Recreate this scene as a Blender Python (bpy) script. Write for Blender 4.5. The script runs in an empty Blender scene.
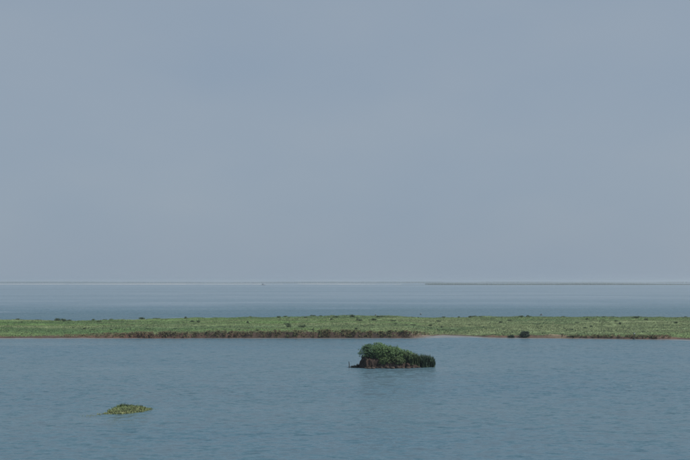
import bpy, math
import numpy as np
from mathutils import Vector

sc = bpy.context.scene
C = sc.collection
R = math.radians
rng = np.random.default_rng(7)

# ------------------------------------------------------------------ camera
CAM_H = 12.0
PITCH = math.atan((281.8 - 230.0) / 958.3)
cam_d = bpy.data.cameras.new('camera'); cam = bpy.data.objects.new('camera', cam_d); C.objects.link(cam)
cam_d.sensor_width = 36.0; cam_d.lens = 50.0
cam_d.clip_start = 0.5; cam_d.clip_end = 40000.0
cam.location = (0, 0, CAM_H)
cam.rotation_euler = (math.pi / 2 + PITCH, 0, 0)
sc.camera = cam

# ------------------------------------------------------------------ sky, sun, exposure
SUN_EL, SUN_AZ = 54.0, 105.0          # azimuth clockwise from +Y
world = bpy.data.worlds.new('World'); sc.world = world; world.use_nodes = True
wn, wl = world.node_tree.nodes, world.node_tree.links
bg = wn['Background']; bg.inputs['Strength'].default_value = 0.1
sky = wn.new('ShaderNodeTexSky'); sky.sky_type = 'NISHITA'; sky.sun_disc = False
sky.sun_elevation = R(SUN_EL); sky.sun_rotation = R(SUN_AZ)
sky.dust_density = 3.0; sky.air_density = 1.0; sky.ozone_density = 1.0
# a thin even veil of haze cloud in front of the clear sky, faintly uneven
tc = wn.new('ShaderNodeTexCoord')
mp = wn.new('ShaderNodeMapping'); mp.inputs['Scale'].default_value = (1.0, 1.0, 2.2)
nz = wn.new('ShaderNodeTexNoise'); nz.inputs['Scale'].default_value = 4.0; nz.inputs['Detail'].default_value = 3.0
rp = wn.new('ShaderNodeValToRGB')
rp.color_ramp.elements[0].position = 0.3; rp.color_ramp.elements[0].color = (2.19, 2.77, 3.50, 1)
rp.color_ramp.elements[1].position = 0.7; rp.color_ramp.elements[1].color = (2.43, 2.94, 3.56, 1)
mx = wn.new('ShaderNodeMix'); mx.data_type = 'RGBA'; mx.inputs['Factor'].default_value = 0.93
wl.new(tc.outputs['Generated'], mp.inputs['Vector']); wl.new(mp.outputs['Vector'], nz.inputs['Vector'])
wl.new(nz.outputs['Fac'], rp.inputs['Fac'])
wl.new(sky.outputs['Color'], mx.inputs['A']); wl.new(rp.outputs['Color'], mx.inputs['B'])
wl.new(mx.outputs['Result'], bg.inputs['Color'])

sun_d = bpy.data.lights.new('sun', 'SUN'); sun = bpy.data.objects.new('sun', sun_d); C.objects.link(sun)
sun_d.energy = 4.0; sun_d.angle = R(4.0); sun_d.color = (1.0, 0.95, 0.87)
sd = Vector((math.sin(R(SUN_AZ)) * math.cos(R(SUN_EL)), math.cos(R(SUN_AZ)) * math.cos(R(SUN_EL)), math.sin(R(SUN_EL))))
sun.rotation_euler = sd.to_track_quat('Z', 'Y').to_euler()
sun.location = (200, -50, 300)

sc.view_settings.view_transform = 'Standard'; sc.view_settings.look = 'None'
sc.view_settings.exposure = 0.32; sc.view_settings.gamma = 1.0; sc.view_settings.use_curve_mapping = False
sc.cycles.use_denoising = True
sc.cycles.max_bounces = 6; sc.cycles.volume_bounces = 1; sc.cycles.caustics_reflective = False

# ------------------------------------------------------------------ helpers
def h2(ix, iy, s):
    n = (ix.astype(np.int64) * 374761393 + iy.astype(np.int64) * 668265263 + s * 974711) & 0xffffffff
    n = ((n ^ (n >> 13)) * 1274126177) & 0xffffffff
    n = n ^ (n >> 16)
    return (n & 0xffffff) / float(0xffffff)
def vnoise(x, y, s=0):
    x = np.asarray(x, float); y = np.asarray(y, float)
    x, y = np.broadcast_arrays(x, y)
    ix, iy = np.floor(x), np.floor(y); fx, fy = x - ix, y - iy
    fx = fx * fx * (3 - 2 * fx); fy = fy * fy * (3 - 2 * fy)
    a, b = h2(ix, iy, s), h2(ix + 1, iy, s); c, d = h2(ix, iy + 1, s), h2(ix + 1, iy + 1, s)
    return (a + (b - a) * fx) * (1 - fy) + (c + (d - c) * fx) * fy
def fbm(x, y, s=0, o=4):                                   # about -1 .. 1
    t, amp, n = 0.0, 1.0, 0.0
    for k in range(o):
        t = t + amp * (vnoise(np.asarray(x) * 2 ** k, np.asarray(y) * 2 ** k, s + 17 * k) - 0.5) * 2; n += amp; amp *= 0.5
    return t / n
def sstep(a, b, x):
    t = np.clip((np.asarray(x, float) - a) / (b - a), 0, 1); return t * t * (3 - 2 * t)

def mesh_np(name, V, F, mat, attrs=None, cols=None, smooth=False):
    """V (n,3), F (m,k) with equal k; attrs name->float per vertex, cols name->(n,3)"""
    V = np.asarray(V, np.float32); F = np.asarray(F, np.int32); k = F.shape[1]
    me = bpy.data.meshes.new(name)
    me.vertices.add(len(V)); me.vertices.foreach_set('co', V.ravel())
    me.loops.add(F.size); me.loops.foreach_set('vertex_index', F.ravel())
    me.polygons.add(len(F)); me.polygons.foreach_set('loop_start', np.arange(0, F.size, k, dtype=np.int32))
    if smooth: me.polygons.foreach_set('use_smooth', np.ones(len(F), bool))
    me.update(calc_edges=True)
    for n, a in (attrs or {}).items():
        at = me.attributes.new(n, 'FLOAT', 'POINT'); at.data.foreach_set('value', np.asarray(a, np.float32).ravel())
    for n, c in (cols or {}).items():
        at = me.attributes.new(n, 'FLOAT_COLOR', 'POINT')
        c4 = np.ones((len(V), 4), np.float32); c4[:, :3] = c; at.data.foreach_set('color', c4.ravel())
    me.materials.append(mat)
    return me
def link(name, me, parent=None, kind=None, label=None, cat=None, group=None, loc=None):
    o = bpy.data.objects.new(name, me); C.objects.link(o)
    if parent: o.parent = parent
    if loc is not None: o.location = loc
    if kind: o['kind'] = kind
    if label: o['label'] = label
    if cat: o['category'] = cat
    if group: o['group'] = group
    return o
def grid_faces(nx, ny):
    i = np.arange((nx - 1) * (ny - 1)); r, c = i // (nx - 1), i % (nx - 1); a = r * nx + c
    return np.stack([a, a + 1, a + 1 + nx, a + nx], 1)

# materials
def newmat(name):
    m = bpy.data.materials.new(name); m.use_nodes = True
    return m, m.node_tree.nodes, m.node_tree.links, m.node_tree.nodes['Principled BSDF']
def attr_mat(name, rough=0.75, transl=0.0, spec=0.25, noise=None):
    """colour comes from the per-vertex plant / soil colour 'tint', with a fine grain"""
    m, n, l, p = newmat(name)
    a = n.new('ShaderNodeAttribute'); a.attribute_name = 'tint'
    col = a.outputs['Color']
    if noise:
        g = n.new('ShaderNodeNewGeometry')
        t = n.new('ShaderNodeTexNoise'); t.inputs['Scale'].default_value = noise; t.inputs['Detail'].default_value = 6
        l.new(g.outputs['Position'], t.inputs['Vector'])
        mr = n.new('ShaderNodeMapRange'); mr.inputs['To Min'].default_value = 0.55; mr.inputs['To Max'].default_value = 1.45
        l.new(t.outputs['Fac'], mr.inputs['Value'])
        v = n.new('ShaderNodeVectorMath'); v.operation = 'SCALE'
        l.new(col, v.inputs[0]); l.new(mr.outputs['Result'], v.inputs['Scale']); col = v.outputs['Vector']
        b = n.new('ShaderNodeBump'); b.inputs['Distance'].default_value = 0.08; b.inputs['Strength'].default_value = 0.8
        l.new(t.outputs['Fac'], b.inputs['Height']); l.new(b.outputs['Normal'], p.inputs['Normal'])
    l.new(col, p.inputs['Base Color'])
    p.inputs['Roughness'].default_value = rough; p.inputs['Specular IOR Level'].default_value = spec
    if transl > 0:
        tr = n.new('ShaderNodeBsdfTranslucent'); l.new(col, tr.inputs['Color'])
        ms = n.new('ShaderNodeMixShader'); ms.inputs['Fac'].default_value = transl
        l.new(p.outputs['BSDF'], ms.inputs[1]); l.new(tr.outputs['BSDF'], ms.inputs[2])
        l.new(ms.outputs['Shader'], n['Material Output'].inputs['Surface'])
    return m
M_leaf = attr_mat('leaf', 0.6, 0.25, 0.3)
M_grass = attr_mat('grass_blade', 0.7, 0.2, 0.2)
def soften(m, k):                                           # blades bend and curl: shade them as a soft sward
    n, l = m.node_tree.nodes, m.node_tree.links
    g = n.new('ShaderNodeNewGeometry'); v = n.new('ShaderNodeVectorMath'); v.operation = 'SCALE'; v.inputs['Scale'].default_value = k
    a = n.new('ShaderNodeVectorMath'); a.operation = 'ADD'; a.inputs[1].default_value = (0, 0, 1 - k)
    w = n.new('ShaderNodeVectorMath'); w.operation = 'NORMALIZE'
    l.new(g.outputs['Normal'], v.inputs[0]); l.new(v.outputs['Vector'], a.inputs[0]); l.new(a.outputs['Vector'], w.inputs[0])
    l.new(w.outputs['Vector'], n['Principled BSDF'].inputs['Normal'])
soften(M_grass, 0.25)
soften(M_leaf, 0.65)
M_soil = attr_mat('soil', 0.95, 0, 0.15, noise=1.7)
M_wood = attr_mat('bark', 0.9, 0, 0.15, noise=6.0)
def flat_mat(name, c, rough=0.7):
    m, n, l, p = newmat(name)
    g = n.new('ShaderNodeTexCoord'); t = n.new('ShaderNodeTexNoise'); t.inputs['Scale'].default_value = 4; t.inputs['Detail'].default_value = 5
    l.new(g.outputs['Object'], t.inputs['Vector'])
    r = n.new('ShaderNodeValToRGB')
    r.color_ramp.elements[0].position = 0.3; r.color_ramp.elements[0].color = (*[k * 0.7 for k in c], 1)
    r.color_ramp.elements[1].position = 0.7; r.color_ramp.elements[1].color = (*[min(1, k * 1.2) for k in c], 1)
    l.new(t.outputs['Fac'], r.inputs['Fac']); l.new(r.outputs['Color'], p.inputs['Base Color'])
    p.inputs['Roughness'].default_value = rough
    return m

# ------------------------------------------------------------------ spit: shore lines and height
def near_edge(x):
    x = np.asarray(x, float)
    base = np.interp(x, [-400, -74, -40, 0, 14, 18, 22, 27, 31, 48, 66, 74, 400], [212, 203.2, 204.2, 204.6, 205, 209, 213, 210, 205.5, 203.5, 200, 197, 170])
    return base + 1.1 * fbm(x / 9.0, 0.3, 3, 3) + 0.35 * fbm(x / 1.3, 4.7, 5, 2)
def far_edge(x):
    x = np.asarray(x, float)
    return np.interp(x, [-500, -110, -60, -30, 0, 60, 110, 500], [268, 278, 284, 296, 302, 304, 304, 330]) + 6 * fbm(x / 22.0, 1.9, 9, 4)
def bank_h(x):
    return np.interp(x, [-120, -74, -55, -48, -38, -15, 0, 13, 17, 19, 27, 31, 37, 44, 48, 66, 70, 120],
                        [0.35, 0.45, 0.55, 0.9, 1.2, 1.25, 1.35, 1.2, 0.7, 0.2, 0.2, 0.5, 0.55, 0.7, 0.6, 0.6, 0.35, 0.3]) * (1 + 0.25 * fbm(x / 4.0, 8.1, 21, 3))
def bank_w(x):
    return np.interp(x, [-120, -74, -52, -45, 14, 19, 27, 32, 44, 48, 65, 70, 120], [5, 4.5, 3, 0.7, 0.7, 5, 5, 2.5, 2.2, 0.6, 0.7, 5, 6])
def spit_z(x, y):
    x = np.asarray(x, float); y = np.asarray(y, float)
    d = y - near_edge(x); e = far_edge(x) - y
    plateau = bank_h(x) + 0.25 * sstep(2, 25, d) + 0.45 * (1.15 - bank_h(x)) * sstep(3, 22, d) * 1.3 \
        + 0.42 * fbm(x / 16.0, y / 7.0, 31, 4) * sstep(1, 8, d) + 0.10 * fbm(x / 2.0, y / 1.2, 33, 2)
    up = sstep(0, 1, np.clip(d / bank_w(x), 0, 1)) * sstep(-1.5, 9, e)
    z = -0.45 + (plateau + 0.45) * np.where(d < 0, 0, up) 
    lip = 0.5 * np.clip(1 + d / 2.0, 0, 1) * (d < 0.0) + np.where(d >= 0, 0.5 * (1 - up), 0)
    return z + lip * 0.86
def soil_col(x, y, wet):
    a = np.array([0.080, 0.060, 0.047]); b = np.array([0.120, 0.078, 0.058]); g = np.array([0.040, 0.036, 0.033])
    n1 = np.clip(0.5 + 0.9 * fbm(x / 6.0, y / 3.0, 61, 4), 0, 1)[..., None]; n2 = np.clip(0.5 + 0.9 * fbm(x / 1.4, y / 0.9, 63, 3), 0, 1)[..., None]
    c = a * (1 - n1) + b * n1; c = c * (1 - 0.6 * n2) + g * 0.6 * n2
    return c * (1 - 0.35 * wet[..., None])
def turf_col(x, y):
    g1 = np.array([0.130, 0.226, 0.082]); g2 = np.array([0.180, 0.232, 0.118]); g3 = np.array([0.086, 0.152, 0.070])
    n1 = np.clip(0.5 + 2.0 * fbm(x / 48.0, y / 8.0, 71, 4), 0, 1)[..., None]
    n2 = np.clip(0.15 + 2.2 * fbm(x / 26.0, y / 8.0, 73, 4), 0, 1)[..., None]
    right = sstep(-20, 25, x)[..., None]
    c = g1 * (1 - n1) + g2 * n1; c = c * (1 - 0.35 * right) + g2 * 0.35 * right
    return c * (1 - 0.75 * n2) + g3 * 0.75 * n2

# ------------------------------------------------------------------ water (one sheet; 'calm' says where the wind ripples die down)
ISLE = (7.0, 135.2)
def build_water():
    xs = np.unique(np.concatenate([np.linspace(-9000, -300, 30), np.linspace(-300, -110, 40), np.linspace(-110, 110, 260), np.linspace(110, 300, 40), np.linspace(300, 9000, 30)]))
    ys = np.unique(np.concatenate([np.linspace(-2000, 40, 8), np.linspace(40, 190, 90), np.linspace(190, 216, 60), np.linspace(216, 300, 30), np.linspace(300, 420, 60), np.linspace(420, 1500, 70), np.linspace(1500, 9000, 60)]))
    X, Y = np.meshgrid(xs, ys)
    d = near_edge(X) - Y
    calm = 0.3 * (1 - sstep(0.6, 4.5, d)) * (Y < 240)                       # sheltered edge of the spit
    cove = np.exp(-((X - 22.5) / 6.0) ** 2) * (1 - sstep(2, 9, d)) * (Y < 240)
    calm = np.maximum(calm, cove)
    e = Y - far_edge(X)
    patch = fbm(X / 90.0, Y / 14.0, 81, 4)
    behind = sstep(0.15, 0.42, patch) * sstep(3, 15, e) * (1 - sstep(110, 190, e)) * (1 - sstep(-5, 45, X))   # slicks behind the spit
    calm = np.maximum(calm, 0.75 * behind)
    calm = np.maximum(calm, sstep(95, 330, e) * (0.66 + 0.35 * fbm(X / 900.0, Y / 120.0, 83, 3)))
    # lee and drifting slicks in the near water
    near = sstep(0.28, 0.6, fbm(X / 60.0 + 3, Y / 7.0, 85, 4)) * (Y < 200)
    calm = np.maximum(calm, 0.30 * near)
    lee = np.exp(-((X - 14.5) / 4.0) ** 2 - ((Y - 132.5) / 3.0) ** 2) + np.exp(-((X + 20.0) / 3.2) ** 2 - ((Y - 84.5) / 1.6) ** 2)
    calm = np.clip(np.maximum(calm, 0.45 * lee), 0, 1)
    ruffled = sstep(0, 8, e) * (1 - sstep(80, 150, e + 25 * fbm(X / 120.0, 0.7, 87, 3)))                     # wind-ruffled band behind the spit
    calm = calm - 0.7 * ruffled * (1 - calm)
    streak = sstep(0.18, 0.4, fbm(X / 95.0 + 5, Y / 55.0, 89, 4)) * sstep(120, 250, e) * (1 - sstep(900, 1500, e))
    calm = np.clip(calm + 0.28 * streak, -0.7, 0.95)
    V = np.stack([X.ravel(), Y.ravel(), np.zeros(X.size)], 1)
    m, n, l, p = newmat('water')
    p.inputs['IOR'].default_value = 1.333; p.inputs['Roughness'].default_value = 0.16
    g = n.new('ShaderNodeNewGeometry')
    at = n.new('ShaderNodeAttribute'); at.attribute_name = 'calm'
    def noise(sx, sy, detail, rot, w=0):
        mpn = n.new('ShaderNodeMapping'); mpn.inputs['Scale'].default_value = (sx, sy, 1); mpn.inputs['Rotation'].default_value = (0, 0, rot)
        mpn.inputs['Location'].default_value = (w, w * 2.3, w * 0.7)
        t = n.new('ShaderNodeTexNoise'); t.inputs['Scale'].default_value = 1; t.inputs['Detail'].default_value = detail; t.inputs['Roughness'].default_value = 0.55
        l.new(g.outputs['Position'], mpn.inputs['Vector']); l.new(mpn.outputs['Vector'], t.inputs['Vector'])
        return t
    def vm(op, a, b=None, s=None):
        v = n.new('ShaderNodeVectorMath'); v.operation = op
        l.new(a, v.inputs[0])
        if b is not None:
            if isinstance(b, tuple): v.inputs[1].default_value = b
            else: l.new(b, v.inputs[1])
        if s is not None:
            if isinstance(s, float): v.inputs['Scale'].default_value = s
            else: l.new(s, v.inputs['Scale'])
        return v.outputs['Vector']
    half = (0.5, 0.5, 0.5)
    a = vm('MULTIPLY', vm('SUBTRACT', noise(0.85, 1.5, 4, 0.12).outputs['Color'], half), (1.5, 2.8, 0))      # ripples about 1.5 m
    b = vm('MULTIPLY', vm('SUBTRACT', noise(2.6, 4.2, 3, -0.2, 7).outputs['Color'], half), (1.1, 1.6, 0))    # small ripples
    c = vm('MULTIPLY', vm('SUBTRACT', noise(0.30, 0.42, 3, 0.08, 13).outputs['Color'], half), (0.45, 1.0, 0))  # longer low waves
    s = vm('ADD', vm('ADD', a, b), c)
    gust = noise(0.012, 0.05, 4, 0.05, 31)                                                                      # gusts
    mr = n.new('ShaderNodeMapRange'); mr.inputs['From Min'].default_value = 0.3; mr.inputs['From Max'].default_value = 0.7
    mr.inputs['To Min'].default_value = 0.7; mr.inputs['To Max'].default_value = 1.3
    l.new(gust.outputs['Fac'], mr.inputs['Value'])
    inv = n.new('ShaderNodeMath'); inv.operation = 'SUBTRACT'; inv.inputs[0].default_value = 1.0; l.new(at.outputs['Fac'], inv.inputs[1])
    k = n.new('ShaderNodeMath'); k.operation = 'MULTIPLY'; l.new(mr.outputs['Result'], k.inputs[0]); l.new(inv.outputs[0], k.inputs[1])
    s = vm('SCALE', s, s=k.outputs[0])
    ro = n.new('ShaderNodeMapRange'); ro.inputs['From Min'].default_value = -0.5; ro.inputs['From Max'].default_value = 1.0   # unresolved ripples
    ro.inputs['To Min'].default_value = 0.40; ro.inputs['To Max'].default_value = 0.10
    l.new(at.outputs['Fac'], ro.inputs['Value']); l.new(ro.outputs['Result'], p.inputs['Roughness'])
    nn = vm('NORMALIZE', vm('ADD', s, (0.0, 0.0, 1.0)))
    l.new(nn, p.inputs['Normal'])
    # murky blue-green water body with faint silt patches
    silt = noise(0.02, 0.04, 4, 0, 51)
    r = n.new('ShaderNodeValToRGB')
    r.color_ramp.elements[0].position = 0.35; r.color_ramp.elements[0].color = (0.052, 0.106, 0.145, 1)
    r.color_ramp.elements[1].position = 0.75; r.color_ramp.elements[1].color = (0.064, 0.114, 0.145, 1)
    l.new(silt.outputs['Fac'], r.inputs['Fac']); l.new(r.outputs['Color'], p.inputs['Base Color'])
    me = mesh_np('water', V, grid_faces(len(xs), len(ys)), m, attrs={'calm': calm.ravel()}, smooth=True)
    link('water', me, kind='structure', label='blue grey lake water ruffled by small ripples')
build_water()

# ------------------------------------------------------------------ spit terrain
def build_spit():
    xs = np.unique(np.concatenate([np.linspace(-480, -130, 60), np.arange(-130, 130, 0.4), np.linspace(130, 480, 60)]))
    u = np.concatenate([np.linspace(-0.03, 0.0, 4), np.linspace(0, 0.03, 22)[1:], np.linspace(0.03, 0.15, 24)[1:], np.linspace(0.15, 1.0, 64)[1:], [1.015, 1.03]])
    X = np.repeat(xs[None, :], len(u), 0); ne, fe = near_edge(xs), far_edge(xs)
    Y = ne + (fe - ne) * u[:, None]
    Z = spit_z(X, Y)
    d = Y - near_edge(X)
    soil = (1 - sstep(0.75, 1.15, d / bank_w(X) + 0.25 * fbm(X / 1.1, Y / 1.0, 41, 3)))
    # bare pale earth slip on the right
    slip = np.exp(-((X - 46.3) / 2.6) ** 2 - ((d - 3.0) / 2.2) ** 2)
    soil = np.clip(soil, 0, 1)
    wet = 1 - sstep(0.05, 0.35, Z)
    sc_, tcol = soil_col(X, Y, wet), turf_col(X, Y) * 0.8
    red = np.exp(-((X + 44) / 9.0) ** 2)[..., None]
    sc_ = sc_ * (1 - 0.5 * red) + np.array([0.13, 0.066, 0.046]) * 0.5 * red
    col = tcol * (1 - soil[..., None]) + sc_ * soil[..., None]
    sl = np.clip(slip * 1.6, 0, 1)[..., None]; col = col * (1 - sl) + np.array([0.19, 0.155, 0.11]) * sl
    cv = (np.exp(-((X - 22.5) / 5.0) ** 2) * (1 - sstep(1, 4, d)))[..., None]; col = col * (1 - cv) + np.array([0.22, 0.215, 0.20]) * cv
    V = np.stack([X.ravel(), Y.ravel(), Z.ravel()], 1)
    me = mesh_np('spit', V, grid_faces(len(xs), len(u)), M_soil, cols={'tint': col.reshape(-1, 3)}, smooth=True)
    link('spit', me, kind='structure', label='long low grassy spit with an eroded brown earth bank')
build_spit()
def build_foreshore():
    xs = np.arange(-240, 240, 0.6); u = np.linspace(0, 1, 9)
    ne = near_edge(xs); w = np.clip(1.9 + 2.4 * fbm(xs / 13.0, 6.6, 45, 4), 0.2, 6) + 5.0 * np.exp(-((xs - 22.0) / 5.5) ** 2)
    X = np.repeat(xs[None], 9, 0); Y = ne + 1.0 - (w + 1.0) * u[:, None]
    Z = 0.10 * (1 - u[:, None]) ** 1.2 + 0.035 * fbm(X / 1.5, Y / 0.8, 47, 3) - 0.012 - 0.10 * sstep(0.8, 1, u)[:, None]
    t = vnoise(X / 2.0, Y / 1.0, 49)[..., None]; col = np.array([0.125, 0.13, 0.13]) * (0.7 + 0.5 * t)
    m = attr_mat('wet_mud', 0.35, 0, 0.5, noise=2.5)
    link('foreshore', mesh_np('foreshore', np.stack([X.ravel(), Y.ravel(), Z.ravel()], 1), grid_faces(len(xs), 9), m, cols={'tint': col.reshape(-1, 3)}, smooth=True),
         kind='structure', label='pale wet mud strip along the foot of the spit')
build_foreshore()

# ------------------------------------------------------------------ blades
def blades(P, hgt, wid, lean, col, seed=0, per=4, spread=0.12):
    """P (n,3) tuft roots -> one bent two-triangle blade each, 'per' blades per tuft"""
    r = np.random.default_rng(seed); n = len(P) * per
    P = np.repeat(P, per, 0); hgt = np.repeat(hgt, per) * r.uniform(0.65, 1.15, n); wid = np.repeat(np.broadcast_to(wid, len(col)), per) * r.uniform(0.7, 1.3, n)
    col = np.repeat(col, per, 0) * r.uniform(0.88, 1.12, (n, 1))
    P = P + np.stack([r.normal(0, spread, n), r.normal(0, spread, n), np.zeros(n)], 1)
    a = r.uniform(0, 2 * np.pi, n); ln = lean * r.uniform(0.3, 1.2, n)
    b = r.uniform(0, np.pi, n)
    wx, wy = np.cos(b) * wid / 2, np.sin(b) * wid / 2
    dx, dy = np.cos(a) * ln * hgt, np.sin(a) * ln * hgt
    z0 = np.zeros(n)
    v0 = P + np.stack([-wx, -wy, z0 - 0.03], 1); v1 = P + np.stack([wx, wy, z0 - 0.03], 1)
    v2 = P + np.stack([dx * 0.35 + wx * 0.8, dy * 0.35 + wy * 0.8, hgt * 0.6], 1); v3 = P + np.stack([dx, dy, hgt], 1)
    V = np.stack([v0, v1, v2, v3], 1).reshape(-1, 3)
    F = (np.arange(n)[:, None] * 4 + np.array([[0, 1, 2, 3]]))
    return V, F, np.repeat(col, 4, 0)

def build_spit_grass():
    n = 125000
    x = rng.uniform(-150, 150, n); ne, fe = near_edge(x), far_edge(x)
    u = rng.uniform(0, 1, n) ** 1.25
    y = ne + (fe - ne) * u
    z = spit_z(x, y); d = y - ne
    tall = fbm(x / 7.0, y / 4.0, 91, 4); tall2 = fbm(x / 1.8, y / 1.2, 93, 3)
    ok = (d > 0.62 * bank_w(x)) & (z > 0.16)
    ok &= ~(np.exp(-((x - 46.3) / 2.6) ** 2 - ((d - 3.0) / 2.2) ** 2) > 0.45)
    x, y, z, d, tall, tall2 = [q[ok] for q in (x, y, z, d, tall, tall2)]
    h = 0.13 + 0.26 * np.clip(tall + 0.1, 0, 1) + 0.30 * np.clip(tall2 - 0.15, 0, 1)
    col = turf_col(x, y)
    rush = sstep(0.25, 0.6, tall2)[:, None]; col = col * (1 - 0.55 * rush) + np.array([0.07, 0.115, 0.055]) * 0.55 * rush
    dry = (rng.uniform(0, 1, len(x)) < 0.02)[:, None]; col = np.where(dry, np.array([0.21, 0.20, 0.12]), col)
    V, F, cc = blades(np.stack([x, y, z], 1), h, 0.10, 0.9, col, 11, 5, 0.2)
    me = mesh_np('grass', V, F, M_grass, cols={'tint': cc})
    link('grass', me, kind='stuff', label='green and olive marsh grass covering the long spit', cat='grass')
    # sedge hanging over the lip of the bank
    n = 5200
    x = np.minimum(rng.uniform(-60, 19, n), 19 - 9 * rng.uniform(0, 1, n) ** 2); x = np.concatenate([x, rng.uniform(46, 68, 1300)])
    y = near_edge(x) + bank_w(x) * rng.uniform(0.25, 1.2, len(x)); z = spit_z(x, y)
    keep = (rng.uniform(0, 1, len(x)) < np.clip(0.34 + 1.5 * fbm(x / 0.45, 0.1, 95, 3), 0.10, 1)) & (z > 0.25)
    x, y, z = x[keep], y[keep], z[keep]
    c = turf_col(x, y) * 0.8; bs = np.clip(0.5 + 1.2 * fbm(x / 3.0, 2.2, 97, 3), 0, 1)[:, None]; c = c * (0.6 - 0.4 * bs) + np.array([0.135, 0.082, 0.056]) * (0.4 + 0.4 * bs)
    V, F, cc = blades(np.stack([x, y, z], 1), np.full(len(x), 0.36), 0.09, 1.0, c, 13, 4, 0.1)
    me = mesh_np('bank_sedge', V, F, M_grass, cols={'tint': cc})
    link('bank_sedge', me, kind='stuff', label='dark ragged sedge hanging over the earth bank of the spit', cat='sedge')
build_spit_grass()

# ------------------------------------------------------------------ shrubs
def leaf_cloud(blobs, n, size, c_lo, c_hi, seed, zmin=0.02, clump=True):
    """leaf-sized faces through the volume of several lobes, thicker towards the surface, gathered into sprays"""
    r = np.random.default_rng(seed); b = np.asarray(blobs, float)
    w = (b[:, 3] * b[:, 4] + b[:, 3] * b[:, 5] + b[:, 4] * b[:, 5]); w /= w.sum()
    ns = max(6, n // 14) if clump else n
    i = r.choice(len(b), ns, p=w)
    dirv = r.normal(0, 1, (ns, 3)); dirv /= np.linalg.norm(dirv, axis=1)[:, None]
    rad = 0.35 + 0.65 * r.uniform(0, 1, ns) ** 0.35
    rad *= 1 + 0.15 * (r.uniform(0, 1, ns) < 0.14)
    cen = b[i, :3] + dirv * b[i, 3:6] * rad[:, None]
    ctint = r.uniform(0, 1, ns)
    k = r.integers(0, ns, n) if clump else np.arange(n)
    P = cen[k] + r.normal(0, 1, (n, 3)) * size * 1.15 * np.array([1, 1, 0.8])
    P[:, 2] = np.maximum(P[:, 2], zmin + r.uniform(0, 0.1, n))
    nor = dirv[k] * 0.7 + r.normal(0, 0.7, (n, 3)) + np.array([0, 0, 0.5]); nor /= np.linalg.norm(nor, axis=1)[:, None]
    ref = r.normal(0, 1, (n, 3)); t = np.cross(nor, ref); t /= np.linalg.norm(t, axis=1)[:, None]; bt = np.cross(nor, t)
    s = size * r.uniform(0.6, 1.3, n)[:, None]
    V = np.stack([P - t * s, P + bt * s * 0.5, P + t * s, P - bt * s * 0.5], 1).reshape(-1, 3)
    F = np.arange(n)[:, None] * 4 + np.array([[0, 1, 2, 3]])
    mixv = np.clip(0.75 * ctint[k] + 0.25 * r.uniform(0, 1, n), 0, 1)[:, None]
    col = np.asarray(c_lo) * (1 - mixv) + np.asarray(c_hi) * mixv
    return V, F, np.repeat(col, 4, 0)
def limb_mesh(paths, seed=0, col=(0.09, 0.07, 0.055)):
    V, F = [], []
    for pts, r0, r1 in paths:
        pts = np.asarray(pts, float); base = len(V)
        for j, q in enumerate(pts):
            rr = r0 + (r1 - r0) * j / (len(pts) - 1)
            for a in range(6): V.append(q + np.array([math.cos(a * math.pi / 3) * rr, math.sin(a * math.pi / 3) * rr, 0]))
        for j in range(len(pts) - 1):
            for a in range(6):
                F.append((base + j * 6 + a, base + j * 6 + (a + 1) % 6, base + j * 6 + 6 + (a + 1) % 6, base + j * 6 + 6 + a))
    V = np.array(V); return V, np.array(F), np.tile(np.array(col), (len(V), 1))
def shrub_data(w, h, n, size, c_lo, c_hi, seed, nb=7, d=None, dome=False):
    r = np.random.default_rng(seed); d = d or w * 0.85
    bl = [(0, 0, h * 0.42, w * 0.45, d * 0.45, h * 0.52)] * 2 if dome else []
    for k in range(nb):
        a = r.uniform(0, 2 * math.pi); q = r.uniform(0, 0.62)
        s = r.uniform(0.30, 0.5)
        bl.append((math.cos(a) * w * 0.5 * q, math.sin(a) * d * 0.5 * q, h * (0.62 - 0.28 * q + r.uniform(-0.08, 0.05)), w * s * 0.62, d * s * 0.62, h * r.uniform(0.3, 0.4)))
    paths = []
    for k in range(5):
        bx = bl[k % len(bl)]
        mid = (bx[0] * 0.45 + r.normal(0, .04 * w), bx[1] * 0.45, bx[2] * 0.5)
        paths.append(([(bx[0] * 0.08, bx[1] * 0.08, -0.15), mid, (bx[0], bx[1], bx[2])], 0.035 * h + 0.015, 0.012))
    return leaf_cloud(bl, n, size, c_lo, c_hi, seed + 5), limb_mesh(paths, seed)
def shrub_meshes(name, *a, **k):
    (V, F, c), (V2, F2, c2) = shrub_data(*a, **k)
    return mesh_np(name + '_crown', V, F, M_leaf, cols={'tint': c}), mesh_np(name + '_stems', V2, F2, M_wood, cols={'tint': c2}, smooth=True)
def put_shrub(meshes, loc, rz, sx, sy, sz, label, group=None, name='shrub'):
    e = link(name, None, label=label, cat='shrub', group=group, loc=loc)
    e.rotation_euler[2] = rz; e.scale = (sx, sy, sz); e.empty_display_size = 0.3
    link('crown', meshes[0], e); link('stem', meshes[1], e)
    return e
D1, D2 = (0.042, 0.074, 0.040), (0.088, 0.135, 0.064)
small = [shrub_meshes('small_shrub', 1.0, 0.8, 420, 0.075, D1, D2, 100 + k) for k in range(4)]
def ground_at(px, py, guess_z=1.2):
    """ground point of the spit seen under a photo pixel (used once to read positions off the photograph)"""
    a = (281.8 - py) / 958.3
    z = guess_z
    for _ in range(8):
        y = (z - CAM_H) / a; x = (px - 345) / 958.3 * y; z = float(spit_z(x, y))
    return x, y, z
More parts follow.
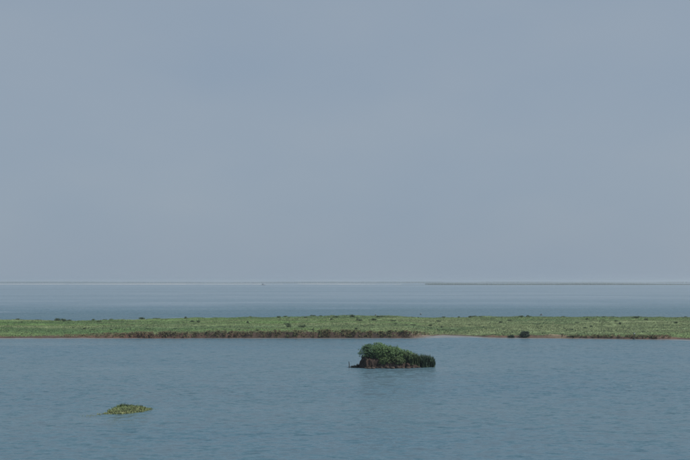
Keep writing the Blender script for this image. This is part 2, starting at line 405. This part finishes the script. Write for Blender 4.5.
rim = [(36, 318.9, 1.6), (57, 319, 1.0), (74, 319, .8), (92, 319, 1.5), (98, 318.6, 1.8), (107, 318.5, 1.2), (113, 320.2, 1.2), (122, 319.6, 1.0), (135, 319, .9), (168, 318.4, 1.6), (180, 318.3, 1.4), (186, 318.6, 1.2),
       (262, 317, 1.0), (279, 317.8, 1.1), (292, 317.2, 1.2), (306, 318, 1.4), (316, 317, 1.3), (321, 317, 1.0), (336, 317.5, 1.6), (352, 317, 1.7), (357, 318, 1.0), (378, 317.4, 1.3), (383, 317.2, 1.2), (388, 317.4, .9),
       (434, 317, 1.2), (447, 317, .9), (462, 317.3, 1.3), (470, 317.4, 1.3), (480, 317, .8), (511, 316.6, .9), (521, 317, 1.4), (527, 317, 1.3), (562, 316.8, .9), (603, 317.6, 1.0), (611, 318.2, 1.2), (653, 317, .9), (668, 317.2, .9)]
mid = [(22, 323, 1.0), (66, 321.5, 1.1), (100, 322.4, 1.0), (193, 322.3, 1.1), (199, 322.6, 1.0), (248, 323.5, .8), (287, 325, 1.1), (289, 328, 1.3), (303, 327.5, 1.2), (332, 320, 1.0), (359, 321, 1.2), (374, 320.6, 1.2), (393, 321.4, 1.0), (402, 321, .8),
       (438, 321.6, 1.0), (430, 326, .8), (441, 327.5, .8), (500, 323, .8), (509, 321.2, .9), (586, 319.6, 1.0), (576, 323, .8), (590, 327, .8), (615, 321, .8), (619, 324.4, 1.1), (636, 318.2, 1.3), (645, 320.4, 1.3), (675, 324, .9)]
lip_ = [(12, 334.5, 1.1), (86, 329.5, 1.1), (94, 330, 1.0), (112, 330.4, .9), (118, 330, .9), (149, 329.4, 1.3), (176, 329, 1.0), (213, 330, 1.0), (225, 330.6, 1.0), (240, 330, 1.0), (258, 330.4, 1.1), (275, 330.2, 1.0), (312, 330, 1.1),
        (327, 331, 1.0), (342, 330.6, 1.2), (356, 330, 1.3), (364, 330.6, 1.1), (381, 330, 1.2), (395, 332.6, 1.2), (404, 332, 1.2), (413, 333, 1.1), (483, 333, 1.2), (492, 334, .9), (563, 330.6, 1.2), (571, 331.2, 1.0), (584, 334.8, 1.2), (642, 333, 1.3), (656, 331, 1.0)]
sets = [(rim, 'low dark green shrub on the far rim of the grassy spit', 'shrubs along the far rim of the spit', 0.55),
        (mid, 'dark green shrub in the open grass in the middle of the spit', 'shrubs in the grass of the spit', 0.85),
        (lip_, 'dark green shrub along the top of the earth bank of the spit', 'shrubs along the bank of the spit', 0.62)]
for pts, lab, grp, zs in sets:
    for k, (px, py, s) in enumerate(pts):
        if pts is lip_: s *= 0.72
        x, y, z = ground_at(px, py)
        y = min(y, float(far_edge(x)) - 8.0); y = max(y, float(near_edge(x)) + float(bank_w(x)) * 1.05); z = float(spit_z(x, y))
        q = rng.uniform(0.8, 1.25)
        put_shrub(small[k % 4], (x, y, z - 0.04), rng.uniform(0, 6.28), s * 1.5 * q, s * 1.2, s * zs / q, lab, grp)
big = shrub_meshes('bank_bush', 3.0, 1.5, 2600, 0.10, (0.014, 0.028, 0.024), (0.040, 0.066, 0.040), 140, nb=10)
bx, by = 38.5, float(near_edge(38.5)) + 1.0
put_shrub(big, (bx, by, float(spit_z(bx, by)) - 0.1), 0.3, 1.15, 0.9, 0.95, 'large blackish green bush at the waterline of the spit, widest of the bank', name='waterside_bush')
put_shrub(big, (bx - 2.9, by + 0.3, float(spit_z(bx - 2.9, by + 0.3)) - 0.1), 2.0, 0.7, 0.6, 0.42, 'low dark bush at the waterline beside the large blackish bush', name='waterside_bush')

# ------------------------------------------------------------------ wooded islet: earth bank
def islet_front(x): return np.interp(x, [0, 2.0, 3, 7, 9.5, 12.5, 14], [137, 134.4, 133.5, 133.6, 134.2, 135.8, 137]) + 0.25 * fbm(x / 0.9, 2.2, 121, 3)
def islet_back(x): return np.interp(x, [0, 2.0, 3, 7, 9.5, 12.5, 14], [136, 136.8, 138.0, 138.6, 138.2, 137.0, 136])
def islet_z(x, y):
    x = np.asarray(x, float); y = np.asarray(y, float)
    top = np.interp(x, [1.6, 2.1, 2.8, 5, 7, 9, 10.5, 12.3, 12.9], [0, 1.05, 1.45, 1.45, 1.15, 0.8, 0.45, 0.2, 0]) * (1 + 0.22 * fbm(x / 0.8, y / 0.8, 123, 3))
    f = sstep(0, 0.5, y - islet_front(x)) * 0.75 + 0.25 * sstep(0.2, 1.6, y - islet_front(x)); b = sstep(0, 1.5, islet_back(x) - y)
    ends = sstep(1.75, 2.3, x + 0.2 * fbm(y / 0.7, 1.1, 125, 3)) * (1 - sstep(12.2, 12.8, x))
    k = f * b * ends
    return -0.35 + 0.35 * np.clip(k * 6, 0, 1) + top * k + (0.16 * fbm(x / 0.35, y / 0.35, 127, 3) + 0.10 * fbm(x / 0.16, y / 0.9, 129, 2)) * np.clip(k * 3, 0, 1)
xs = np.linspace(1.0, 13.6, 150); ys = np.linspace(132.6, 139.2, 90); X, Y = np.meshgrid(xs, ys); Z = islet_z(X, Y)
wet = 1 - sstep(0.02, 0.30, Z)
X2 = X + 0.10 * fbm(Y / 0.4, Z / 0.3, 131, 3) * (Z > 0); Y2 = Y + 0.32 * fbm(X / 0.40, Z / 0.35, 133, 3) * (Z > 0)
col = soil_col(X * 2.2, Y * 2.2, wet) * 0.55 * np.array([0.95, 0.97, 1.05])
pale = sstep(0.15, 0.45, fbm(X / 0.8, Y / 0.5 + Z, 135, 3))[..., None] * (Z < 0.55)[..., None]
col = col * (1 - 0.8 * pale) + np.array([0.10, 0.08, 0.067]) * 0.8 * pale
me = mesh_np('islet', np.stack([X2.ravel(), Y2.ravel(), Z.ravel()], 1), grid_faces(150, 90), M_soil, cols={'tint': col.reshape(-1, 3)}, smooth=True)
link('islet', me, kind='structure', label='small eroded dark earth islet under dense shrubs')

# boulders and clods of mud along the foot of the islet
def clod_mesh(seed):
    r = np.random.default_rng(seed); V, F = [], []
    nu, nv = 8, 5
    for j in range(nv + 1):
        for i in range(nu):
            t, p = math.pi * j / nv, 2 * math.pi * i / nu
            q = 1 + 0.25 * r.uniform(-1, 1)
            V.append((math.sin(t) * math.cos(p) * q, math.sin(t) * math.sin(p) * q, math.cos(t) * 0.7 * q))
    for j in range(nv):
        for i in range(nu): F.append((j * nu + i, (j + 1) * nu + i, (j + 1) * nu + (i + 1) % nu, j * nu + (i + 1) % nu))
    V = np.array(V); return mesh_np('clod', V, F, M_soil, cols={'tint': np.tile(np.array([0.060, 0.048, 0.041]) * r.uniform(0.5, 1.2), (len(V), 1))}, smooth=True)
cl = [clod_mesh(200 + k) for k in range(4)]
for k, (x, s) in enumerate([(2.35, .22), (2.9, .28), (3.35, .34), (3.9, .30), (4.4, .2), (5.1, .24), (5.9, .26), (6.6, .3), (7.4, .22), (8.1, .26), (8.8, .32), (9.5, .24), (10.2, .2)]):
    o = link('mud_clod', cl[k % 4], label='brown clod of fallen mud at the foot of the shrub covered islet', cat='mud clod', group='clods along the foot of the islet')
    o.location = (x, float(islet_front(x)) + 0.02 + 0.35 * rng.uniform(-0.6, 1), 0.02 + 0.1 * rng.uniform(0, 1)); o.scale = (s * rng.uniform(0.9, 1.4), s, s * rng.uniform(0.7, 1.1)); o.rotation_euler = (0, 0, rng.uniform(0, 6))

# shrubs on the islet
G1, G2 = (0.062, 0.120, 0.050), (0.130, 0.218, 0.086)
isl = [  # x, dy behind front, w, d, h, base offset, seed, label, colours
    (3.35, 1.5, 2.7, 2.6, 2.0, -0.55, 301, 'rounded bluish green shrub overhanging the bare end of the islet', ((0.044, 0.096, 0.052), (0.095, 0.172, 0.080))),
    (4.9, 1.7, 3.3, 3.0, 2.15, -0.35, 302, 'tallest bright green shrub crowning the islet', (G1, (0.135, 0.230, 0.085))),
    (6.6, 1.7, 3.5, 2.8, 2.0, -0.3, 303, 'broad mid green shrub on the slope of the islet beside the tallest one', (G1, G2)),
    (8.4, 1.4, 2.8, 2.4, 1.75, -0.25, 304, 'smaller green shrub where the islet slopes down towards the reeds', (G1, G2)),
    (5.6, 0.75, 2.2, 1.5, 1.15, -0.45, 305, 'light green shrub trailing down the earth face of the islet', ((0.045, 0.085, 0.03), (0.12, 0.19, 0.075))),
    (7.3, 0.6, 1.9, 1.3, 1.05, -0.35, 306, 'olive green shrub rooted half way down the islet bank', ((0.04, 0.07, 0.03), (0.10, 0.15, 0.06))),
]
for x, dy, w, d, h, off, sd_, lab, (lo, hi) in isl:
    y = float(islet_front(x)) + dy; z = float(islet_z(x, y))
    ms = shrub_meshes('islet_shrub', w, h, int(8500 * w * h / 5), 0.056, lo, hi, sd_, nb=11, d=d, dome=True)
    put_shrub(ms, (x, y, z + off), 0, 1.12, 1.1, 1.12, lab, name='islet_shrub')

# ------------------------------------------------------------------ reeds
def reed_mesh(n, rad, h, col, seed, w=0.05, lean=0.16, elong=1.0):
    r = np.random.default_rng(seed)
    a = r.uniform(0, 2 * math.pi, n); q = np.sqrt(r.uniform(0, 1, n)) * rad
    P = np.stack([np.cos(a) * q * elong, np.sin(a) * q, np.full(n, -0.25)], 1)
    c = np.asarray(col)[None] * r.uniform(0.5, 1.5, (n, 1)) * np.array([1, 1, 1])
    hh = h * (0.55 + 0.45 * r.uniform(0, 1, n) ** 0.6) * (1 - 0.22 * (q / rad) ** 2) * (1 + 0.12 * np.sin(a * 2 + seed))
    V, F, cc = blades(P, hh + 0.25, w, lean, c, seed, 2, 0.03)
    return mesh_np('reed_blades', V, F, M_grass, cols={'tint': cc})
def culm_mesh(n, rad, h, seed):
    r = np.random.default_rng(seed); paths = []
    for k in range(n):
        x, y = r.uniform(-rad, rad) * 0.7, r.uniform(-rad, rad) * 0.5; t = r.normal(0, 0.06, 2)
        paths.append(([(x, y, -0.3), (x + t[0] * 0.5, y + t[1] * 0.5, h * 0.5), (x + t[0], y + t[1], h * r.uniform(0.8, 1.0))], 0.022, 0.008))
    V, F, c = limb_mesh(paths, seed, (0.13, 0.11, 0.07)); return mesh_np('reed_culms', V, F, M_wood, cols={'tint': c})
def put_reed(x, y, z, rad, h, col, n, seed, label, group, name='reed_clump', lean=0.16, elong=1.0, w=0.05):
    e = link(name, None, label=label, cat='reeds', group=group, loc=(x, y, z))
    b = link('leaf_blades', reed_mesh(n, rad, h, col, seed, lean=lean, elong=elong, w=w), e); b['kind'] = 'stuff'
    s = link('culms', culm_mesh(9, rad, h, seed), e); s['kind'] = 'stuff'
    return e
mg, dk = (0.100, 0.160, 0.076), (0.064, 0.120, 0.080)
reeds = [(8.65, 0.9, .34, 1.45, mg, 'mid green'), (9.2, 0.7, .30, 1.30, mg, 'mid green'), (9.75, 0.8, .32, 1.45, mg, 'mid green'), (10.15, 0.6, .24, 1.35, (0.09, 0.14, 0.065), 'mid green'),
         (10.75, 0.5, .34, 1.62, dk, 'dark'), (11.25, 0.4, .32, 1.55, dk, 'dark'), (11.7, 0.35, .33, 1.66, dk, 'dark'), (12.2, 0.25, .34, 1.6, dk, 'dark')]
for k, (x, dy, rad, h, c, kind) in enumerate(reeds):
    y = float(islet_front(x)) + dy; z = max(-0.05, float(islet_z(x, y)))
    tot = 1.75 - z * 0.55 if kind == 'dark' else h
    lab = 'dark teal green reed clump in the dense block ending the islet' if kind == 'dark' else 'mid green reed clump between the islet shrubs and the dark reed block'
    put_reed(x, y, z, rad * 1.25, tot * (0.98, 0.90, 0.97, 0.90, 0.98, 0.90, 0.92, 0.78)[k], c, 700, 400 + k, lab, w=0.038, lean=0.2, group='dark reeds at the end of the islet' if kind == 'dark' else 'reeds along the slope of the islet')
# stubble standing in the water off the bare end
SL = (0.030, 0.050, 0.045)
for k, (x, y, rad, h) in enumerate([(1.45, 134.9, .30, .42), (1.0, 135.0, .20, .30), (1.8, 135.0, .22, .55)]):
    put_reed(x, y, 0, rad, h, SL, 120, 430 + k, 'short dark reed tuft standing in water off the bare end of the islet', 'reed tufts off the islet', name='reed_tuft')
V, F, c = limb_mesh([([(0, 0, -0.5), (0.01, 0.01, 0.4), (-0.03, 0, 0.86)], 0.06, 0.045), ([(0.0, 0, 0.12), (0.25, 0.02, 0.2), (0.42, 0.03, 0.16)], 0.04, 0.02)], 0, (0.05, 0.045, 0.04))
link('dead_stump', mesh_np('dead_stump', V, F, M_wood, cols={'tint': c}, smooth=True), label='thin dark dead stump standing in water off the islet', cat='stump', loc=(0.58, 134.8, 0))

# ------------------------------------------------------------------ low grass hummock in open water
hx, hy = -20.3, 89.0
hum = link('grass_hummock', None, label='low yellowish green grass hummock alone in open water', cat='hummock', loc=(hx, hy, 0))
def hum_r(x, y):                                            # <1 inside the mat
    yy = (y - 0.75 * x) / (0.22 + 0.78 * sstep(-2.2, 0.9, x))
    return np.sqrt((x / 2.2) ** 2 + (yy / 1.7) ** 2) + 0.38 * fbm(x / 0.8, y / 1.0, 151, 4)
xs = np.linspace(-3, 3, 70); ys = np.linspace(-4, 4, 70); X, Y = np.meshgrid(xs, ys)
Z = -0.2 + 0.42 * (1 - sstep(0.35, 1.15, hum_r(X, Y))) + 0.05 * fbm(X, Y, 153, 3)
col = np.tile(np.array([0.15, 0.155, 0.08]), (X.size, 1)) * (0.75 + 0.5 * vnoise(X * 2, Y * 2, 155).reshape(-1, 1))
link('mud_mat', mesh_np('hummock_mat', np.stack([X.ravel(), Y.ravel(), Z.ravel()], 1), grid_faces(70, 70), M_soil, cols={'tint': col}, smooth=True), hum)
n = 5200; x = rng.uniform(-3, 3, n); y = rng.uniform(-4, 4, n); rr = hum_r(x, y); k = (rr < 0.9) | ((rr < 1.3) & (rng.uniform(0, 1, n) < 0.35)); x, y, rr = x[k], y[k], rr[k]
z = -0.2 + 0.42 * (1 - sstep(0.35, 1.15, rr))
nn = vnoise(x * 0.9, y * 0.8, 157)[:, None]; col = np.array([0.130, 0.195, 0.085]) * (1 - nn) + np.array([0.200, 0.228, 0.120]) * nn
V, F, cc = blades(np.stack([x, y, z], 1), (0.5 + 0.6 * sstep(-2, 1, x)) * 0.12 + 0.16 * np.clip(1 - rr, 0, 1) + 0.12 * vnoise(x * 2, y * 2, 159), 0.05, 0.7, col, 17, 3, 0.06)
g = link('grass_blades', mesh_np('hummock_grass', V, F, M_grass, cols={'tint': cc}), hum); g['kind'] = 'stuff'
# sparse stems trailing off into the water
n = 22; x = rng.uniform(-3.4, -1.6, n); y = -1.9 + 0.6 * (x + 2) + rng.normal(0, 0.35, n)
V, F, cc = blades(np.stack([x, y, np.full(n, -0.05)], 1), np.full(n, 0.12), 0.05, 0.9, np.tile(np.array([0.15, 0.17, 0.08]), (n, 1)), 19, 3, 0.1)
g = link('trailing_grass', mesh_np('hummock_trail', V, F, M_grass, cols={'tint': cc}), hum); g['kind'] = 'stuff'
tufts = [(x, y + 0.43 * x, r_, h_) for x, y, r_, h_ in [(-1.2, 0.3, .28, .16), (-0.85, 0.8, .34, .34), (-0.5, 1.4, .36, .52), (-0.1, 1.5, .30, .44), (0.35, 1.75, .28, .34), (1.1, 1.1, .16, .32), (1.35, 0.5, .35, .2), (-0.2, 0.6, .25, .28), (0.8, 0.4, .25, .22)]]
for k, (x, y, rad, h) in enumerate(tufts):
    t = link('sedge_tuft', reed_mesh(150, rad, h, (0.075, 0.120, 0.045) if k < 6 else (0.15, 0.20, 0.07), 450 + k, lean=0.45), hum, loc=(x, y, 0.15))

# ------------------------------------------------------------------ stakes
def stake(px, y, h, label, tip=None, zb=0.0, r=0.07):
    x = (px - 345) / 958.3 * y
    e = link('stake', None, label=label, cat='stake', loc=(x, y, zb))
    V, F, c = limb_mesh([([(0, 0, -0.6), (0.02, 0, h * 0.5), (0.0, 0.0, h)], r, r * 0.8)], 0, (0.07, 0.06, 0.05))
    link('post', mesh_np('stake_post', V, F, M_wood, cols={'tint': c}), e)
    if tip:
        V, F, c = limb_mesh([([(0, 0, h - 0.02), (0, 0, h + 0.1), (0, 0, h + tip)], r * 3.2, r * 2.0)], 0, (0.26, 0.28, 0.28))
        link('float', mesh_np('stake_float', V, F, M_wood, cols={'tint': c}), e)
    V, F, c = limb_mesh([([(0, 0, -0.1), (0, 0, 0.12), (0, 0, 0.3)], r * 6, r * 3)], 0, (0.05, 0.055, 0.05))
    link('weed_collar', mesh_np('stake_weed', V, F, M_wood, cols={'tint': c}), e)
stake(420.5, 352, 0.45, 'dark stake with a pale float in open water behind the spit', tip=0.18, r=0.06)
stake(375.5, 342, 0.5, 'thin stake with a small pale float close behind the shrubs of the spit', tip=0.18, r=0.05)
stake(540.5, 344, 0.7, 'plain short dark stake in water behind the spit', r=0.1)
sx = (633 - 345) / 958.3 * 201.5
stake(633, float(near_edge(sx)) - 0.5, 1.15, 'pale topped post at the foot of the dark low earth bank', tip=0.25, r=0.06)

# ------------------------------------------------------------------ far shores
def shore_land(name, x0, x1, y0, y1, z, col, label, nx=160, seed=0, broken=False):
    xs = np.linspace(x0, x1, nx); u = np.array([-0.02, 0.02, 0.1, 0.4, 0.9, 1.0])
    span = y1 - y0; f = y0 + span * 0.25 * (0.5 + 0.5 * fbm(xs / 500.0, 0.4, 500 + seed, 4)); taper = sstep(0, 0.12, (xs - x0) / (x1 - x0)) * (1 - sstep(0.88, 1.0, (xs - x0) / (x1 - x0)))
    X = np.repeat(xs[None], len(u), 0); Y = f + (y1 - f) * u[:, None] * (0.05 + 0.95 * taper)
    Z = np.where((u <= 0) | (u >= 1), -1.0, z)[:, None] * np.ones_like(X)
    Z = np.where(Z > 0, Z * (0.6 + 0.4 * vnoise(X / 60, Y / 60, 510)), Z)
    if broken: Z = np.where(Z > 0, Z + 1.3 * (fbm(X / 320.0, Y / 260.0, 517, 4) - 0.12), Z)
    c = np.tile(np.array(col), (X.size, 1)) * (0.85 + 0.3 * vnoise(X / 80, Y / 60, 511).reshape(-1, 1))
    link(name, mesh_np(name, np.stack([X.ravel(), Y.ravel(), Z.ravel()], 1), grid_faces(nx, len(u)), M_soil, cols={'tint': c}, smooth=True), kind='structure', label=label)
def woodland(name, x0, x1, y0, y1, hmin, hmax, n, z, label, seed, wid=2.2):
    r = np.random.default_rng(seed)
    x = r.uniform(x0, x1, n); y = y0 + (y1 - y0) * r.uniform(0, 1, n)
    h = (hmin + (hmax - hmin) * np.clip(0.5 + 1.6 * fbm(x / 340.0, y / 900.0, seed, 4), 0, 1)) * r.uniform(0.75, 1.1, n)
    w = h * r.uniform(0.5, 1.0, n) * wid * 0.5
    nu, rows = 7, [(0.0, 0.25), (0.25, 0.75), (0.55, 1.0), (0.82, 0.7), (1.0, 0.15)]
    V = []
    for zf, rf in rows:
        for k in range(nu):
            a = 2 * math.pi * k / nu; j = r.uniform(0.7, 1.25, n)
            V.append(np.stack([x + np.cos(a) * w * rf * j, y + np.sin(a) * w * rf * j, z + h * zf * r.uniform(0.92, 1.05, n)], 1))
    V = np.stack(V, 1).reshape(-1, 3); nv = nu * len(rows)
    q = np.array([(j * nu + k, j * nu + (k + 1) % nu, (j + 1) * nu + (k + 1) % nu, (j + 1) * nu + k) for j in range(len(rows) - 1) for k in range(nu)])
    F = (np.arange(n)[:, None, None] * nv + q[None]).reshape(-1, 4)
    c = np.array([0.045, 0.07, 0.035]) * (0.7 + 0.6 * r.uniform(0, 1, (n, 1))); c = np.repeat(c, nv, 0)
    link(name, mesh_np(name, V, F, M_leaf, cols={'tint': c}), kind='stuff', label=label, cat='woodland')
shore_land('far_shore', -6500, 6500, 7300, 8400, 1.0, (0.10, 0.11, 0.07), 'faint far shore of the lake in the haze')
woodland('far_woodland', -6000, 6000, 7560, 8200, 7.0, 12.0, 5000, 0.8, 'faint belt of trees on the far shore in the haze', 601)
shore_land('marsh_shore', 190, 4200, 3500, 4100, 0.8, (0.07, 0.085, 0.05), 'darker low marsh shore in front of the far woodland', seed=4)
woodland('marsh_thicket', 330, 4100, 3640, 4000, 3.0, 5.0, 6000, 0.5, 'dark low thicket line growing on the marsh shore', 603)
shore_land('sandbar', -3000, 260, 4300, 5300, 0.55, (0.40, 0.38, 0.34), 'thin pale sandbar before the faint far shore', seed=8, nx=400, broken=True)

# ------------------------------------------------------------------ far fishing boat
bt = link('fishing_boat', None, label='tiny dark fishing boat on the water before the pale sandbar', cat='boat', loc=((263.5 - 345) / 958.3 * 3500, 3500, 0))
bt.scale = (1.25, 1.25, 1.25)
M_hull = flat_mat('hull_paint', (0.045, 0.055, 0.065)); M_cab = flat_mat('cabin_paint', (0.16, 0.17, 0.18))
L, B = 13.0, 3.4; st = np.linspace(-0.5, 0.5, 13); V, F = [], []
for t in st:
    bw = B / 2 * (1 - max(0, (t - 0.05) / 0.45) ** 2.2) * (0.85 + 0.15 * min(1, (t + 0.5) * 6)); top = 1.3 + 1.0 * max(0, t) ** 1.5 * 2 + 0.25 * max(0, -t)
    for yy, zz in ((-bw, top), (-bw * 0.85, 0.3), (0, -0.6), (bw * 0.85, 0.3), (bw, top)): V.append((t * L, yy, zz))
for i in range(12):
    for j in range(4): F.append((i * 5 + j, i * 5 + j + 1, i * 5 + 6 + j, i * 5 + 5 + j))
    F.append((i * 5 + 4, i * 5, i * 5 + 5, i * 5 + 9))
link('hull', mesh_np('boat_hull', V, F, M_hull), bt)
def box_v(x0, x1, y0, y1, z0, z1, tx=0.0):
    V = [(x0, y0, z0), (x1, y0, z0), (x1, y1, z0), (x0, y1, z0), (x0 + tx, y0 + .1, z1), (x1 - tx, y0 + .1, z1), (x1 - tx, y1 - .1, z1), (x0 + tx, y1 - .1, z1)]
    return V, [(0, 3, 2, 1), (4, 5, 6, 7), (0, 1, 5, 4), (1, 2, 6, 5), (2, 3, 7, 6), (3, 0, 4, 7)]
link('cabin', mesh_np('boat_cabin', *box_v(-3.6, 0.4, -1.2, 1.2, 1.1, 3.5, 0.2), M_cab), bt)
link('cabin_roof', mesh_np('boat_roof', *box_v(-3.9, 0.7, -1.35, 1.35, 3.51, 3.68), M_hull), bt)
V, F, c = limb_mesh([([(1.5, 0, 1.0), (1.5, 0, 4.0), (1.5, 0, 6.0)], 0.12, 0.06)], 0)
link('mast', mesh_np('boat_mast', V, F, M_hull), bt)

# ------------------------------------------------------------------ haze
m = bpy.data.materials.new('haze'); m.use_nodes = True; n, l = m.node_tree.nodes, m.node_tree.links
n.remove(n['Principled BSDF'])
pv = n.new('ShaderNodeVolumePrincipled'); pv.inputs['Color'].default_value = (0.90, 0.95, 1.0, 1); pv.inputs['Density'].default_value = 1.75e-4
pv.inputs['Anisotropy'].default_value = 0.62
l.new(pv.outputs['Volume'], n['Material Output'].inputs['Volume'])
V, F = box_v(-9200, 9200, -2200, 9200, -2.0, 24.0)
V = [(round(a / 9200 if abs(a) > 8000 else a, 3) * (9200 if abs(a) > 8000 else 1), b, c) for a, b, c in V]
link('haze', mesh_np('haze', V, F, m), kind='stuff', label='pale summer haze over the lake', cat='haze')
